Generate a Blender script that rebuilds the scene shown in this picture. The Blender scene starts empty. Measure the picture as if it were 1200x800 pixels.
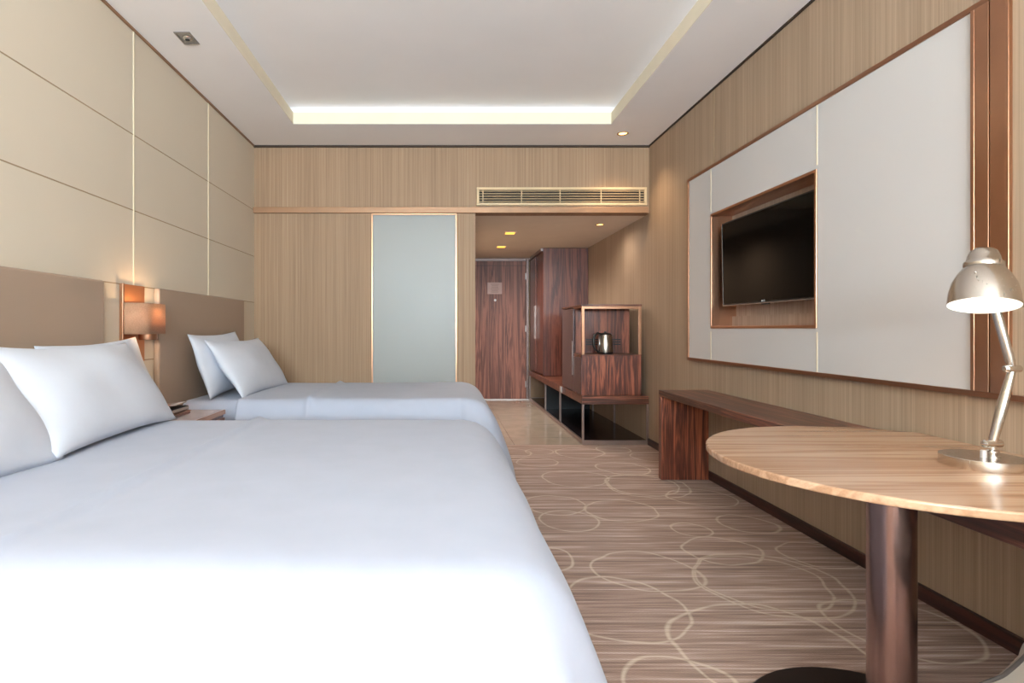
import bpy, bmesh, math, random
from mathutils import Vector, Matrix, noise as mnoise
C = bpy.context.scene.collection
PI = math.pi
random.seed(4)

# ------------------------------------------------------------------ materials
def srgb(r, g, b):
    f = lambda c: (c/255)/12.92 if c/255 <= .04045 else ((c/255+.055)/1.055)**2.4
    return (f(r), f(g), f(b), 1)

class NT:
    def __init__(s, name):
        s.m = bpy.data.materials.new(name); s.m.use_nodes = True
        s.t = s.m.node_tree; s.b = s.t.nodes['Principled BSDF']
    def n(s, typ, **kw):
        nd = s.t.nodes.new(typ)
        for k, v in kw.items(): setattr(nd, k, v)
        return nd
    def l(s, a, b): s.t.links.new(a, b)
    def pos(s):
        return s.n('ShaderNodeNewGeometry').outputs['Position']
    def mapped(s, scale, rot=(0, 0, 0), loc=(0, 0, 0), src=None):
        mp = s.n('ShaderNodeMapping'); mp.inputs['Scale'].default_value = scale
        mp.inputs['Rotation'].default_value = rot; mp.inputs['Location'].default_value = loc
        s.l(src or s.pos(), mp.inputs[0]); return mp.outputs[0]
    def noise(s, vec, scale=1, detail=4, rough=.5, dist=0):
        nd = s.n('ShaderNodeTexNoise'); nd.inputs['Scale'].default_value = scale
        nd.inputs['Detail'].default_value = detail; nd.inputs['Roughness'].default_value = rough
        nd.inputs['Distortion'].default_value = dist
        s.l(vec, nd.inputs['Vector']); return nd.outputs['Fac']
    def ramp(s, fac, stops):
        r = s.n('ShaderNodeValToRGB'); e = r.color_ramp.elements
        while len(e) < len(stops): e.new(.5)
        for k, (p, c) in enumerate(stops): e[k].position = p; e[k].color = c
        s.l(fac, r.inputs[0]); return r.outputs[0]
    def math(s, op, a, b=None, c=None):
        m = s.n('ShaderNodeMath', operation=op)
        for k, v in enumerate((a, b, c)):
            if v is None: continue
            if isinstance(v, (int, float)): m.inputs[k].default_value = v
            else: s.l(v, m.inputs[k])
        return m.outputs[0]
    def mix(s, fac, a, b, mode='MIX'):
        m = s.n('ShaderNodeMix', data_type='RGBA', blend_type=mode)
        for k, v in ((0, fac), (6, a), (7, b)):
            if isinstance(v, (int, float)): m.inputs[k].default_value = v
            elif isinstance(v, tuple): m.inputs[k].default_value = v
            else: s.l(v, m.inputs[k])
        return m.outputs[2]
    def bump(s, h, strength=.2, dist=.002):
        b = s.n('ShaderNodeBump'); b.inputs['Strength'].default_value = strength
        b.inputs['Distance'].default_value = dist; s.l(h, b.inputs['Height'])
        s.l(b.outputs[0], s.b.inputs['Normal'])
    def set(s, **kw):
        for k, v in kw.items():
            i = s.b.inputs[k.replace('_', ' ')]
            if isinstance(v, (int, float, tuple)): i.default_value = v
            else: s.l(v, i)
        return s.m

def plain(name, col, rough=.5, metal=0, var=.04, nscale=6, **kw):
    t = NT(name)
    f = t.noise(t.mapped((nscale,)*3), 1, 3)
    d = tuple(c*(1-var*2) for c in col[:3])+(1,)
    u = tuple(min(1, c*(1+var*2)) for c in col[:3])+(1,)
    t.set(Base_Color=t.ramp(f, [(.3, d), (.7, u)]), Roughness=rough, Metallic=metal, **kw)
    return t.m

def wallpaper(name, axis, c1, c2, rough=.6):
    """vertical silk stripes; axis = horizontal direction of the wall"""
    t = NT(name)
    sc = (1, 1, 1)
    def vec(a, z):
        return t.mapped((a if axis == 'x' else 0, a if axis == 'y' else 0, z))
    f1 = t.noise(vec(55, .25), 1, 5, .75)
    f2 = t.noise(vec(260, 1.5), 1, 2, .6)
    f3 = t.noise(vec(6, .1), 1, 2, .5)
    f = t.math('ADD', t.math('MULTIPLY', f1, .55), t.math('MULTIPLY', f2, .3))
    f = t.math('ADD', f, t.math('MULTIPLY', f3, .15))
    t.set(Base_Color=t.ramp(f, [(.36, c1), (.64, c2)]), Roughness=rough, Specular_IOR_Level=.35)
    t.bump(f, .12, .001)
    return t.m

def wood(name, dark, mid, light, along='z', rough=.35, fig=1.0, coat=.15, fine=1.0):
    t = NT(name)
    k = {'x': (.45, 12, 12), 'y': (12, .45, 12), 'z': (12, 12, .45)}[along]
    kf = {'x': (4, 150*fine, 150*fine), 'y': (150*fine, 4, 150*fine), 'z': (150*fine, 150*fine, 4)}[along]
    v = t.mapped(tuple(a*fig for a in k))
    f1 = t.noise(v, 1, 6, .62, 1.1)
    w = t.math('SINE', t.math('MULTIPLY', f1, 34))
    w = t.math('MULTIPLY_ADD', w, .5, .5)
    f2 = t.noise(t.mapped(kf), 1, 3, .6)
    f = t.math('ADD', t.math('MULTIPLY', w, .35), t.math('MULTIPLY', f2, .35))
    f = t.math('ADD', f, t.math('MULTIPLY', f1, .3))
    t.set(Base_Color=t.ramp(f, [(.25, dark), (.5, mid), (.74, light)]), Roughness=rough, Coat_Weight=coat, Coat_Roughness=.15)
    t.bump(f, .08, .0006)
    return t.m

def brushed(name, col, rough=.28, axis='z', amt=.07):
    t = NT(name)
    k = {'x': (3, 300, 300), 'y': (300, 3, 300), 'z': (220, 220, 3)}[axis]
    f = t.noise(t.mapped(k), 1, 2)
    g = t.noise(t.mapped((5, 5, 5)), 1, 3)
    rr = t.math('MULTIPLY_ADD', f, amt, rough-amt/2)
    d = tuple(c*.9 for c in col[:3])+(1,)
    t.set(Base_Color=t.ramp(g, [(.35, d), (.65, col)]), Metallic=1.0, Roughness=rr)
    return t.m

M = {}
M['carpet_base'] = None
def carpet():
    t = NT('carpet')
    p = t.pos()
    s1 = t.noise(t.mapped((1.1, 26, 1)), 1, 4, .65)
    s2 = t.noise(t.mapped((2.6, 85, 1), loc=(7, 3, 0)), 1, 2, .6)
    big = t.noise(t.mapped((1.6, 1.6, 1)), 1, 2)
    f = t.math('ADD', t.math('MULTIPLY', s1, .62), t.math('MULTIPLY', s2, .38))
    base = t.ramp(f, [(.36, srgb(110, 82, 69)), (.45, srgb(145, 113, 97)), (.53, srgb(176, 144, 127)), (.61, srgb(223, 196, 180))])
    base = t.mix(t.math('MULTIPLY', big, .25), base, srgb(120, 100, 82))
    # woven diagonal tick
    wv = t.n('ShaderNodeTexWave', wave_type='BANDS', bands_direction='DIAGONAL'); wv.inputs['Scale'].default_value = 34
    wv.inputs['Distortion'].default_value = .6
    t.l(t.mapped((1, 1.6, 0)), wv.inputs['Vector'])
    base = t.mix(t.math('MULTIPLY', wv.outputs['Fac'], .3), base, srgb(98, 76, 62))
    # looping outlines
    sp = t.n('ShaderNodeSeparateXYZ'); t.l(p, sp.inputs[0])
    wob = t.noise(t.mapped((2.2, 2.2, 1)), 1, 2)
    wob = t.math('MULTIPLY_ADD', wob, .18, -.09)
    rings = [(.757,3.43,.16),(1.41,3.29,.115),(1.78,3.38,.17),(1.44,2.96,.19),(1.48,2.60,.33),(1.45,2.62,.285),
             (.975,2.72,.235),(.74,2.36,.27),(.76,1.84,.18),(1.18,2.04,.35),(1.02,4.40,.24),(1.49,4.2,.30),(1.46,4.22,.26),
             (.73,3.76,.20),(1.48,4.72,.21),(.81,4.96,.17),(.47,2.85,.15),(1.88,5.12,.18),(1.12,3.62,.22),(1.25,5.3,.22),
             (.9,5.35,.13),(1.75,3.9,.2),(1.75,2.2,.24),(1.9,2.9,.16),(1.15,1.35,.27),(.6,5.3,.2),(1.62,5.45,.14)]
    acc = None
    for (x, y, r) in rings:
        dx = t.math('SUBTRACT', sp.outputs[0], x); dy = t.math('SUBTRACT', sp.outputs[1], y)
        d2 = t.math('ADD', t.math('MULTIPLY', dx, dx), t.math('MULTIPLY', dy, dy))
        d = t.math('ADD', t.math('SQRT', d2), wob)
        a = t.math('ABSOLUTE', t.math('SUBTRACT', d, r))
        acc = a if acc is None else t.math('MINIMUM', acc, a)
    mk = t.math('MULTIPLY', t.math('SUBTRACT', .0105, acc), 130)
    c = t.n('ShaderNodeClamp'); t.l(mk, c.inputs[0])
    gap = t.ramp(s2, [(.33, (.45,)*3+(1,)), (.5, (1,)*3+(1,))])
    mkk = t.math('MULTIPLY', t.math('MULTIPLY', c.outputs[0], .55), gap)
    t.set(Base_Color=t.mix(mkk, base, srgb(222, 202, 176)), Roughness=.95, Specular_IOR_Level=.1, Sheen_Weight=.15)
    h = t.noise(t.mapped((260, 260, 1)), 1, 2)
    t.bump(h, .5, .004)
    return t.m
M['carpet'] = carpet()

def tile_floor():
    t = NT('polished_stone')
    br = t.n('ShaderNodeTexBrick'); br.offset = 0
    br.inputs['Color1'].default_value = (1, 1, 1, 1); br.inputs['Color2'].default_value = (.93, .93, .93, 1)
    br.inputs['Mortar'].default_value = (.45, .45, .45, 1)
    br.inputs['Scale'].default_value = 1; br.inputs['Mortar Size'].default_value = .003
    br.inputs['Brick Width'].default_value = .8; br.inputs['Row Height'].default_value = .8
    t.l(t.mapped((1, 1, 1), loc=(.1, .35, 0)), br.inputs['Vector'])
    f = t.noise(t.mapped((3, 3, 3)), 1, 5, .6, .8)
    col = t.ramp(f, [(.3, srgb(172, 158, 142)), (.7, srgb(194, 180, 164))])
    t.set(Base_Color=t.mix(1.0, col, br.outputs['Color'], 'MULTIPLY'), Roughness=.035, Specular_IOR_Level=1.0, IOR=1.7)
    return t.m
M['tile'] = tile_floor()

M['paper_x'] = wallpaper('wallpaper_back', 'x', srgb(132, 104, 79), srgb(168, 138, 109))
M['paper_y'] = wallpaper('wallpaper_side', 'y', srgb(140, 118, 97), srgb(180, 156, 132))
M['ceiling'] = plain('ceiling_paint', srgb(246, 243, 242), .9, var=.01, nscale=1.5)
M['cream_paint'] = plain('cream_paint', srgb(230, 219, 196), .8, var=.01)
M['plaster'] = plain('plaster', srgb(225, 215, 200), .9, var=.01)
M['shadowgap'] = plain('painted_shadow_gap', srgb(60, 45, 34), .8)  # dark colour standing in for the shade of the ceiling gap

def leather(name, c, rough=.55, cell=70, strength=.10):
    t = NT(name)
    f = t.noise(t.mapped((cell*3,)*3), 1, 3)
    g = t.noise(t.mapped((.9,)*3), 1, 2)
    d = tuple(a*.95 for a in c[:3])+(1,)
    t.set(Base_Color=t.ramp(g, [(.3, d), (.7, c)]), Roughness=rough, Specular_IOR_Level=.3)
    t.bump(f, strength, .001)
    return t.m
M['leather_wall'] = leather('cream_leather', srgb(214, 201, 181))
M['leather_panel'] = leather('pale_leather_panel', srgb(204, 200, 198), .5)
M['headboard'] = leather('taupe_leather', srgb(166, 143, 124), .42)
M['joint'] = plain('joint_bead', srgb(232, 218, 190), .5, var=.01)
M['joint_dark'] = plain('joint_tan', srgb(158, 134, 104), .7, var=.01)  # darker tan of the thin panel and wallpaper seams

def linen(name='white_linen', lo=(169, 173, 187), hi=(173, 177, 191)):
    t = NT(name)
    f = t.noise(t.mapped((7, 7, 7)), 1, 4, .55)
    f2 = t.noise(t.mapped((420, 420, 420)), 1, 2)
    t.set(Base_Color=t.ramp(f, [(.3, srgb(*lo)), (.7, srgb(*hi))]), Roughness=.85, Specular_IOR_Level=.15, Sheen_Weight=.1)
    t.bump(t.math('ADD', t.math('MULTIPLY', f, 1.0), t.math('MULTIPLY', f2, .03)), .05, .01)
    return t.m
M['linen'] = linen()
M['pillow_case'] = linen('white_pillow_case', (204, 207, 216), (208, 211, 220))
M['bed_base'] = plain('bed_base_fabric', srgb(96, 78, 64), .8)

M['rosewood_z'] = wood('rosewood_vertical', srgb(52, 24, 17), srgb(108, 56, 40), srgb(160, 92, 64), 'z')
M['rosewood_y'] = wood('rosewood_lengthwise', srgb(42, 22, 17), srgb(90, 52, 40), srgb(136, 84, 64), 'y')
M['rosewood_x'] = wood('rosewood_crosswise', srgb(44, 24, 18), srgb(98, 56, 42), srgb(146, 88, 64), 'x')
M['rosewood_door'] = wood('rosewood_door', srgb(70, 36, 28), srgb(122, 72, 56), srgb(156, 100, 80), 'z', fig=.8, rough=.5, coat=0)
M['rosewood_dark'] = wood('rosewood_wardrobe', srgb(54, 24, 18), srgb(96, 50, 38), srgb(126, 72, 54), 'z', fig=.8)
M['table_wood'] = wood('table_wood', srgb(158, 117, 86), srgb(187, 146, 115), srgb(204, 167, 136), 'x', rough=.25, fig=.45, coat=.3)
M['table_edge'] = wood('table_edge', srgb(110, 68, 46), srgb(166, 116, 80), srgb(202, 152, 110), 'x', rough=.35, fig=.9)
M['dark_base'] = wood('dark_baseboard', srgb(32, 16, 13), srgb(56, 28, 22), srgb(74, 40, 30), 'y', rough=.4)
M['copper'] = brushed('brushed_copper', srgb(190, 142, 112), .30)
M['copper_dark'] = brushed('aged_copper', srgb(162, 118, 92), .34)
M['copper_ledge'] = plain('copper_ledge', srgb(150, 112, 82), .4, .35)
M['copper_satin'] = brushed('satin_copper', srgb(214, 150, 108), .5)
M['bronze'] = brushed('bronze_column', srgb(158, 134, 130), .24)
M['bronze_dark'] = plain('dark_bronze', srgb(52, 42, 38), .4, .6)
M['nickel'] = brushed('brushed_nickel', srgb(206, 198, 188), .26)
M['chrome'] = plain('chrome', srgb(226, 222, 216), .1, 1.0, var=.01)
M['steel'] = brushed('brushed_steel', srgb(168, 158, 146), .28)
M['black'] = plain('black_plastic', srgb(18, 18, 19), .35)
M['dark_shelf'] = plain('dark_glossy_shelf', srgb(26, 22, 26), .2)
M['aubergine'] = plain('grey_brown_lacquer', srgb(98, 80, 80), .22)
M['frame_metal'] = plain('grey_bronze_frame', srgb(158, 140, 134), .3, .7)
M['door_metal'] = plain('door_frame_metal', srgb(118, 98, 92), .35, .5)
M['vent_paint'] = plain('vent_paint', srgb(206, 178, 138), .45)
M['vent_dark'] = plain('vent_inside', srgb(48, 36, 26), .8)
M['screen'] = plain('tv_screen', srgb(6, 7, 7), .1, var=.01, Specular_IOR_Level=.1)
M['silver'] = plain('silver_trim', srgb(170, 168, 168), .25, .9)
M['socket'] = plain('pale_grey_metal', srgb(196, 190, 186), .3, .4)
M['plate'] = plain('rose_plate', srgb(176, 136, 122), .4)
M['plate_ink'] = plain('plate_print', srgb(128, 90, 78), .6)
M['chair_fabric'] = leather('grey_chair_fabric', srgb(132, 122, 112), .8)
M['piping'] = plain('chair_piping', srgb(58, 50, 46), .7)
M['niche_paper'] = wallpaper('niche_lining', 'y', srgb(158, 130, 112), srgb(192, 166, 148))
M['orange'] = plain('orange_red_print', srgb(206, 92, 62), .5)
M['paper'] = plain('booklet_print', srgb(168, 152, 140), .5)
M['white'] = plain('white_mark', srgb(225, 225, 225), .4)
M['stone_top'] = plain('pale_top_laminate', srgb(216, 203, 204), .25)

def frosted():
    t = NT('frosted_glass')
    sp = t.n('ShaderNodeSeparateXYZ'); t.l(t.pos(), sp.inputs[0])
    f = t.noise(t.mapped((1, 1, 1)), 1, 1)
    t.set(Base_Color=t.ramp(f, [(.3, srgb(138, 136, 131)), (.7, srgb(145, 143, 138))]), Roughness=.42, Specular_IOR_Level=.5, Coat_Weight=.1, Coat_Roughness=.3)
    return t.m
M['frosted'] = frosted()

def emit(name, col, strength):
    t = NT(name)
    t.set(Base_Color=col, Emission_Color=col, Emission_Strength=strength, Roughness=.5)
    return t.m
M['lamp_warm'] = emit('warm_lamp_glow', srgb(255, 196, 110), 6)
M['lamp_amber'] = emit('amber_lamp_glow', srgb(255, 190, 70), 2.2)
M['lamp_white'] = emit('white_bulb_glow', srgb(255, 250, 240), 6)
M['lamp_bulb'] = emit('sconce_bulb_glow', srgb(255, 160, 70), 10)
M['lamp_inner'] = plain('white_enamel', srgb(245, 245, 242), .35, var=.005)

def shade_cloth():
    t = NT('shade_cloth')
    f = t.noise(t.mapped((260, 260, 500)), 1, 2)
    col = t.ramp(f, [(.3, srgb(178, 146, 118)), (.7, srgb(206, 174, 146))])
    t.set(Base_Color=col, Roughness=.8)
    tr = t.n('ShaderNodeBsdfTranslucent'); t.l(col, tr.inputs[0])
    mx = t.n('ShaderNodeMixShader'); mx.inputs[0].default_value = .45
    t.l(t.b.outputs[0], mx.inputs[1]); t.l(tr.outputs[0], mx.inputs[2])
    t.l(mx.outputs[0], t.t.nodes['Material Output'].inputs[0])
    return t.m
M['shade'] = shade_cloth()

# ------------------------------------------------------------------ builders
def box(bm, x0, x1, y0, y1, z0, z1):
    if x0 > x1: x0, x1 = x1, x0
    if y0 > y1: y0, y1 = y1, y0
    if z0 > z1: z0, z1 = z1, z0
    v = [bm.verts.new(p) for p in ((x0,y0,z0),(x1,y0,z0),(x1,y1,z0),(x0,y1,z0),(x0,y0,z1),(x1,y0,z1),(x1,y1,z1),(x0,y1,z1))]
    for f in ((3,2,1,0),(4,5,6,7),(0,1,5,4),(1,2,6,5),(2,3,7,6),(3,0,4,7)): bm.faces.new([v[i] for i in f])
    return bm

def B(*a):
    """new bmesh of one or more boxes"""
    bm = bmesh.new()
    if isinstance(a[0], (tuple, list)):
        for q in a: box(bm, *q)
    else: box(bm, *a)
    return bm

def tube(bm, pts, r, n=16, cap=True):
    pts = [Vector(p) for p in pts]
    rs = r if isinstance(r, (list, tuple)) else [r]*len(pts)
    rings = []
    up = None
    for i, p in enumerate(pts):
        a = pts[max(0, i-1)]; b = pts[min(len(pts)-1, i+1)]
        d = (b-a).normalized()
        if up is None:
            up = Vector((0, 0, 1)) if abs(d.z) < .9 else Vector((1, 0, 0))
        s = d.cross(up).normalized(); u = s.cross(d).normalized(); up = u
        rings.append([bm.verts.new(p+(s*math.cos(2*PI*k/n)+u*math.sin(2*PI*k/n))*rs[i]) for k in range(n)])
    for a, b in zip(rings, rings[1:]):
        for k in range(n):
            bm.faces.new((a[k], a[(k+1) % n], b[(k+1) % n], b[k]))
    if cap:
        bm.faces.new(rings[0][::-1]); bm.faces.new(rings[-1])
    return bm

def lathe(bm, prof, cx, cy, n=48, mat=None):
    """prof = [(r,z)...]; mat = Matrix applied about origin before the shift"""
    rings = []
    for r, z in prof:
        ring = []
        for k in range(n if r > 1e-6 else 1):
            v = Vector((r*math.cos(2*PI*k/n), r*math.sin(2*PI*k/n), z))
            if mat: v = mat @ v
            ring.append(bm.verts.new(v+Vector((cx, cy, 0))))
        rings.append(ring)
    for a, b in zip(rings, rings[1:]):
        if len(a) == 1 and len(b) == 1: continue
        for k in range(n):
            k2 = (k+1) % n
            if len(a) == 1: bm.faces.new((a[0], b[k2], b[k]))
            elif len(b) == 1: bm.faces.new((a[k], a[k2], b[0]))
            else: bm.faces.new((a[k], a[k2], b[k2], b[k]))
    return bm

def prism(bm, poly, z0, z1):
    a = [bm.verts.new((x, y, z0)) for x, y in poly]; b = [bm.verts.new((x, y, z1)) for x, y in poly]
    n = len(poly)
    bm.faces.new(a[::-1]); bm.faces.new(b)
    for k in range(n): bm.faces.new((a[k], a[(k+1) % n], b[(k+1) % n], b[k]))
    return bm

def ring_frame(a0, a1, b0, b1, w, t0, t1, plane):
    """rectangular picture-frame of bars in plane 'x' (a=y,b=z) or 'y' (a=x,b=z)"""
    bm = bmesh.new()
    for (p0, p1, q0, q1) in ((a0, a1, b0, b0+w), (a0, a1, b1-w, b1), (a0, a0+w, b0+w, b1-w), (a1-w, a1, b0+w, b1-w)):
        if plane == 'x': box(bm, t0, t1, p0, p1, q0, q1)
        else: box(bm, p0, p1, t0, t1, q0, q1)
    return bm

def obj(name, bm, mat, parent=None, bevel=0, smooth=False, seg=2, mods=None):
    bmesh.ops.recalc_face_normals(bm, faces=bm.faces)
    me = bpy.data.meshes.new(name); bm.to_mesh(me); bm.free()
    me.materials.append(M[mat] if isinstance(mat, str) else mat)
    o = bpy.data.objects.new(name, me); C.objects.link(o)
    if parent is not None:
        q = parent
        while q.parent is not None: q = q.parent
        if q.type == 'EMPTY':
            me.transform(Matrix.Translation(-q.location))
        o.parent = parent
    if smooth:
        for p in me.polygons: p.use_smooth = True
    if bevel:
        b = o.modifiers.new('bevel', 'BEVEL'); b.width = bevel; b.segments = seg; b.limit_method = 'ANGLE'; b.angle_limit = .6
        b.harden_normals = False
    return o

def autosmooth(o, ang=.6):
    for p in o.data.polygons: p.use_smooth = True
    bm = bmesh.new(); bm.from_mesh(o.data)
    for e in bm.edges:
        if len(e.link_faces) == 2 and e.calc_face_angle(0) > ang: e.smooth = False
    bm.to_mesh(o.data); bm.free()
    return o

def tag(o, label, cat, group=None):
    o['label'] = label; o['category'] = cat
    if group: o['group'] = group
    return o
def thing(name, label, cat, loc=(0, 0, 0), group=None):
    o = bpy.data.objects.new(name, None); C.objects.link(o); o.location = loc
    o.empty_display_size = .1
    return tag(o, label, cat, group)
def struct(name, bm, mat, **kw):
    o = obj(name, bm, mat, **kw)
    if o.parent is None: o['kind'] = 'structure'
    return o

# ------------------------------------------------------------------ room dims
XL, XR, YB, ZC = -1.877, 2.035, 5.66, 2.96      # bedroom
YF = -5.4                                       # window wall behind the camera
HZ, HX0, YH = 2.29, .313, 9.30                  # entrance hall
# floors
struct('floor', B(XL-.1, XR+.2, YF-.1, YB, -.1, 0), 'carpet')
struct('floor_hall', B(HX0-.1, XR+.2, YB, YH+.1, -.1, 0), 'tile')
# left wall: leather-clad panels with joints
wl = struct('wall_left', B(XL-.12, XL, YF, YB, 0, ZC+.3), 'leather_wall')
jb = bmesh.new()
for y in (4.56, 3.46, 2.36, 1.26, .16, -.94, -2.04, -3.14, -4.24): box(jb, XL-.001, XL+.003, y-.006, y+.006, .1, ZC)
obj('panel_joint', jb, 'joint', wl)
jb = bmesh.new()
for z in (.955, 1.41, 1.865, 2.322): box(jb, XL-.001, XL+.0015, YF, YB, z-.003, z+.003)
obj('panel_seam', jb, 'joint_dark', wl)
struct('trim_left_ceiling', B(XL, XL+.012, YF, YB, ZC-.014, ZC), 'copper_ledge')
# back wall with openings: frosted window and hall
GX0, GX1, GZ0 = -.715, .13, .25
struct('wall_back', B((XL-.1, GX0, YB, YB+.12, 0, ZC+.3), (GX0, GX1, YB, YB+.12, 0, GZ0), (GX1, HX0, YB, YB+.12, 0, HZ),
       (GX0, GX1, YB, YB+.12, HZ, ZC+.3), (GX1, XR+.2, YB, YB+.12, HZ, ZC+.3)), 'paper_x')
wn = struct('window_1', B(GX0+.014, GX1-.014, YB+.012, YB+.03, GZ0, HZ-.014), 'frosted')
obj('window_frame', ring_frame(GX0, GX1, GZ0-.014, HZ, .014, YB-.008, YB+.05, 'y'), 'copper', wn, bevel=.002)
struct('trim_back_ledge', B(XL, XR-.02, YB-.035, YB+.001, HZ, HZ+.058), 'copper_ledge', bevel=.003)
struct('painted_gap_shade_back', B(XL, XR, YB-.02, YB, ZC-.018, ZC), 'shadowgap')  # dark strip painted where the shadow gap meets the back wall
struct('painted_gap_shade_right', B(XR-.012, XR, YF, YB, ZC-.012, ZC), 'shadowgap')  # same painted shade strip along the right wall
# right wall with niche hole (y 3.09-4.27, z 1.16-2.0)
NY0, NY1, NZ0, NZ1 = 3.07, 4.29, 1.152, 2.008
wr = struct('wall_right', B((XR, XR+.3, YF, NY0, 0, ZC+.3), (XR, XR+.3, NY1, YH, 0, ZC+.3), (XR, XR+.3, NY0, NY1, 0, NZ0),
       (XR, XR+.3, NY0, NY1, NZ1, ZC+.3), (XR+.16, XR+.3, NY0, NY1, NZ0, NZ1)), 'paper_y')
obj('wallpaper_seam', B(XR-.002, XR+.002, 4.30, 4.304, 2.4, ZC-.02), 'joint_dark', wr)
struct('baseboard_right', B(XR-.018, XR, YF, YB, 0, .065), 'dark_base', bevel=.003)
struct('baseboard_back', B(XL, HX0, YB-.018, YB, 0, .065), 'dark_base')
# hall shell
struct('wall_hall_left', B(HX0-.1, HX0, YB+.12, YH, 0, HZ), 'paper_y')
struct('wall_hall_end', B((HX0-.1, HX0, YH, YH+.1, 0, HZ+.3), (1.345, XR+.2, YH, YH+.1, 0, HZ+.3), (HX0, 1.345, YH, YH+.1, 2.27, HZ+.3)), 'paper_x')
struct('ceiling_hall', B(HX0-.1, XR+.2, YB+.12, YH+.1, HZ, HZ+.08), 'plaster')
# wall behind the camera with a wide window
WX0, WX1, WZ0, WZ1 = -1.6, 1.75, .85, 2.70
struct('wall_front', B((XL-.1, WX0, YF-.12, YF, 0, ZC+.3), (WX1, XR+.2, YF-.12, YF, 0, ZC+.3), (WX0, WX1, YF-.12, YF, 0, WZ0),
       (WX0, WX1, YF-.12, YF, WZ1, ZC+.3)), 'paper_x')
w2 = struct('window_2', ring_frame(WX0, WX1, WZ0, WZ1, .06, YF-.08, YF-.02, 'y'), 'bronze_dark')
obj('mullion', B(.05, .10, YF-.08, YF-.03, WZ0+.06, WZ1-.06), 'bronze_dark', w2)

# ------------------------------------------------------------------ ceiling with tray
TX0, TX1, TY0, TY1, LZ, TZ = -1.335, 1.485, -4.5, 5.06, 3.062, 3.125
OX = .05
cb = B((XL-.1, TX0, YF-.1, YB, ZC, LZ), (TX1, XR+.2, YF-.1, YB, ZC, LZ), (TX0, TX1, TY1, YB, ZC, LZ), (TX0, TX1, YF-.1, TY0, ZC, LZ))
struct('ceiling', cb, 'ceiling')
struct('trim_tray_lip', B((TX0-.002, TX0+.004, TY0, TY1, ZC+.002, LZ), (TX1-.004, TX1+.002, TY0, TY1, ZC+.002, LZ), (TX0+.004, TX1-.004, TY1-.004, TY1+.002, ZC+.002, LZ), (TX0+.004, TX1-.004, TY0-.002, TY0+.004, ZC+.002, LZ)), 'cream_paint')
struct('ceiling_tray', B((TX0-OX, TX1+OX, TY0-OX, TY1+OX, TZ, TZ+.1), (TX0-OX-.05, TX0-OX, TY0-OX, TY1+OX, LZ, TZ+.1), (TX1+OX, TX1+OX+.05, TY0-OX, TY1+OX, LZ, TZ+.1),
        (TX0-OX, TX1+OX, TY1+OX, TY1+OX+.05, LZ, TZ+.1), (TX0-OX, TX1+OX, TY0-OX-.05, TY0-OX, LZ, TZ+.1)), 'ceiling')

# ------------------------------------------------------------------ lights in ceiling
def downlight(x, y, z, r, label, glow, power, group):
    t = thing('downlight', label, 'ceiling light', (x, y, z), group)
    bm = bmesh.new(); lathe(bm, [(r*.72, z-.001), (r*.8, z-.006), (r, z-.004), (r*1.02, z-.0005), (r*.72, z-.0005)], x, y, 32)
    obj('trim_ring', bm, 'nickel', t, smooth=True)
    bm = bmesh.new(); lathe(bm, [(0, z-.0012), (r*.72, z-.0012), (r*.72, z-.0002), (0, z-.0002)], x, y, 32)
    obj('lamp_lens', bm, glow, t)
    return t
downlight(1.66, 5.30, ZC, .052, 'small round warm downlight in the bedroom ceiling near the back wall', 'lamp_warm', 5, 'ceiling lights')
downlight(1.71, 6.26, HZ, .05, 'small round downlight in the hall ceiling above the minibar cabinet', 'lamp_warm', 5, 'ceiling lights')
def square_light(x, y, z, label):
    t = thing('square_downlight', label, 'ceiling light', (x, y, z), 'square amber hall lights')
    obj('trim_frame', B((x-.07, x+.07, y-.085, y-.07, z-.004, z), (x-.07, x+.07, y+.07, y+.085, z-.004, z), (x-.07, x-.055, y-.07, y+.07, z-.004, z), (x+.055, x+.07, y-.07, y+.07, z-.004, z)), 'plaster', t)
    obj('lamp_lens', B(x-.055, x+.055, y-.07, y+.07, z-.003, z), 'lamp_amber', t)
square_light(.79, 6.82, HZ, 'square amber ceiling light nearer the bedroom in the hall')
square_light(.80, 7.96, HZ, 'square amber ceiling light nearer the entrance door')
# rectangular adjustable spot above the near bed
t = thing('spotlight', 'unlit square adjustable spotlight recessed in the ceiling above the beds', 'ceiling light', (-1.60, 3.56, ZC))
sx, sy = -1.60, 3.56
fr = obj('trim_frame', B((sx-.05, sx+.05, sy-.075, sy-.06, ZC-.005, ZC), (sx-.05, sx+.05, sy+.06, sy+.075, ZC-.005, ZC), (sx-.05, sx-.04, sy-.06, sy+.06, ZC-.005, ZC), (sx+.04, sx+.05, sy-.06, sy+.06, ZC-.005, ZC)), 'silver', t, bevel=.001)
obj('reflector', B(sx-.04, sx+.04, sy-.06, sy+.06, ZC-.002, ZC), 'silver', t)
bm = bmesh.new(); lathe(bm, [(0, ZC-.012), (.020, ZC-.012), (.028, ZC-.008), (.03, ZC-.002)], sx+.005, sy, 24)
obj('lens_ring', bm, 'chrome', t, smooth=True)
bm = bmesh.new(); lathe(bm, [(0, ZC-.014), (.014, ZC-.014), (.014, ZC-.011)], sx+.005, sy, 20)
obj('lens', bm, 'black', t)

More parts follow.
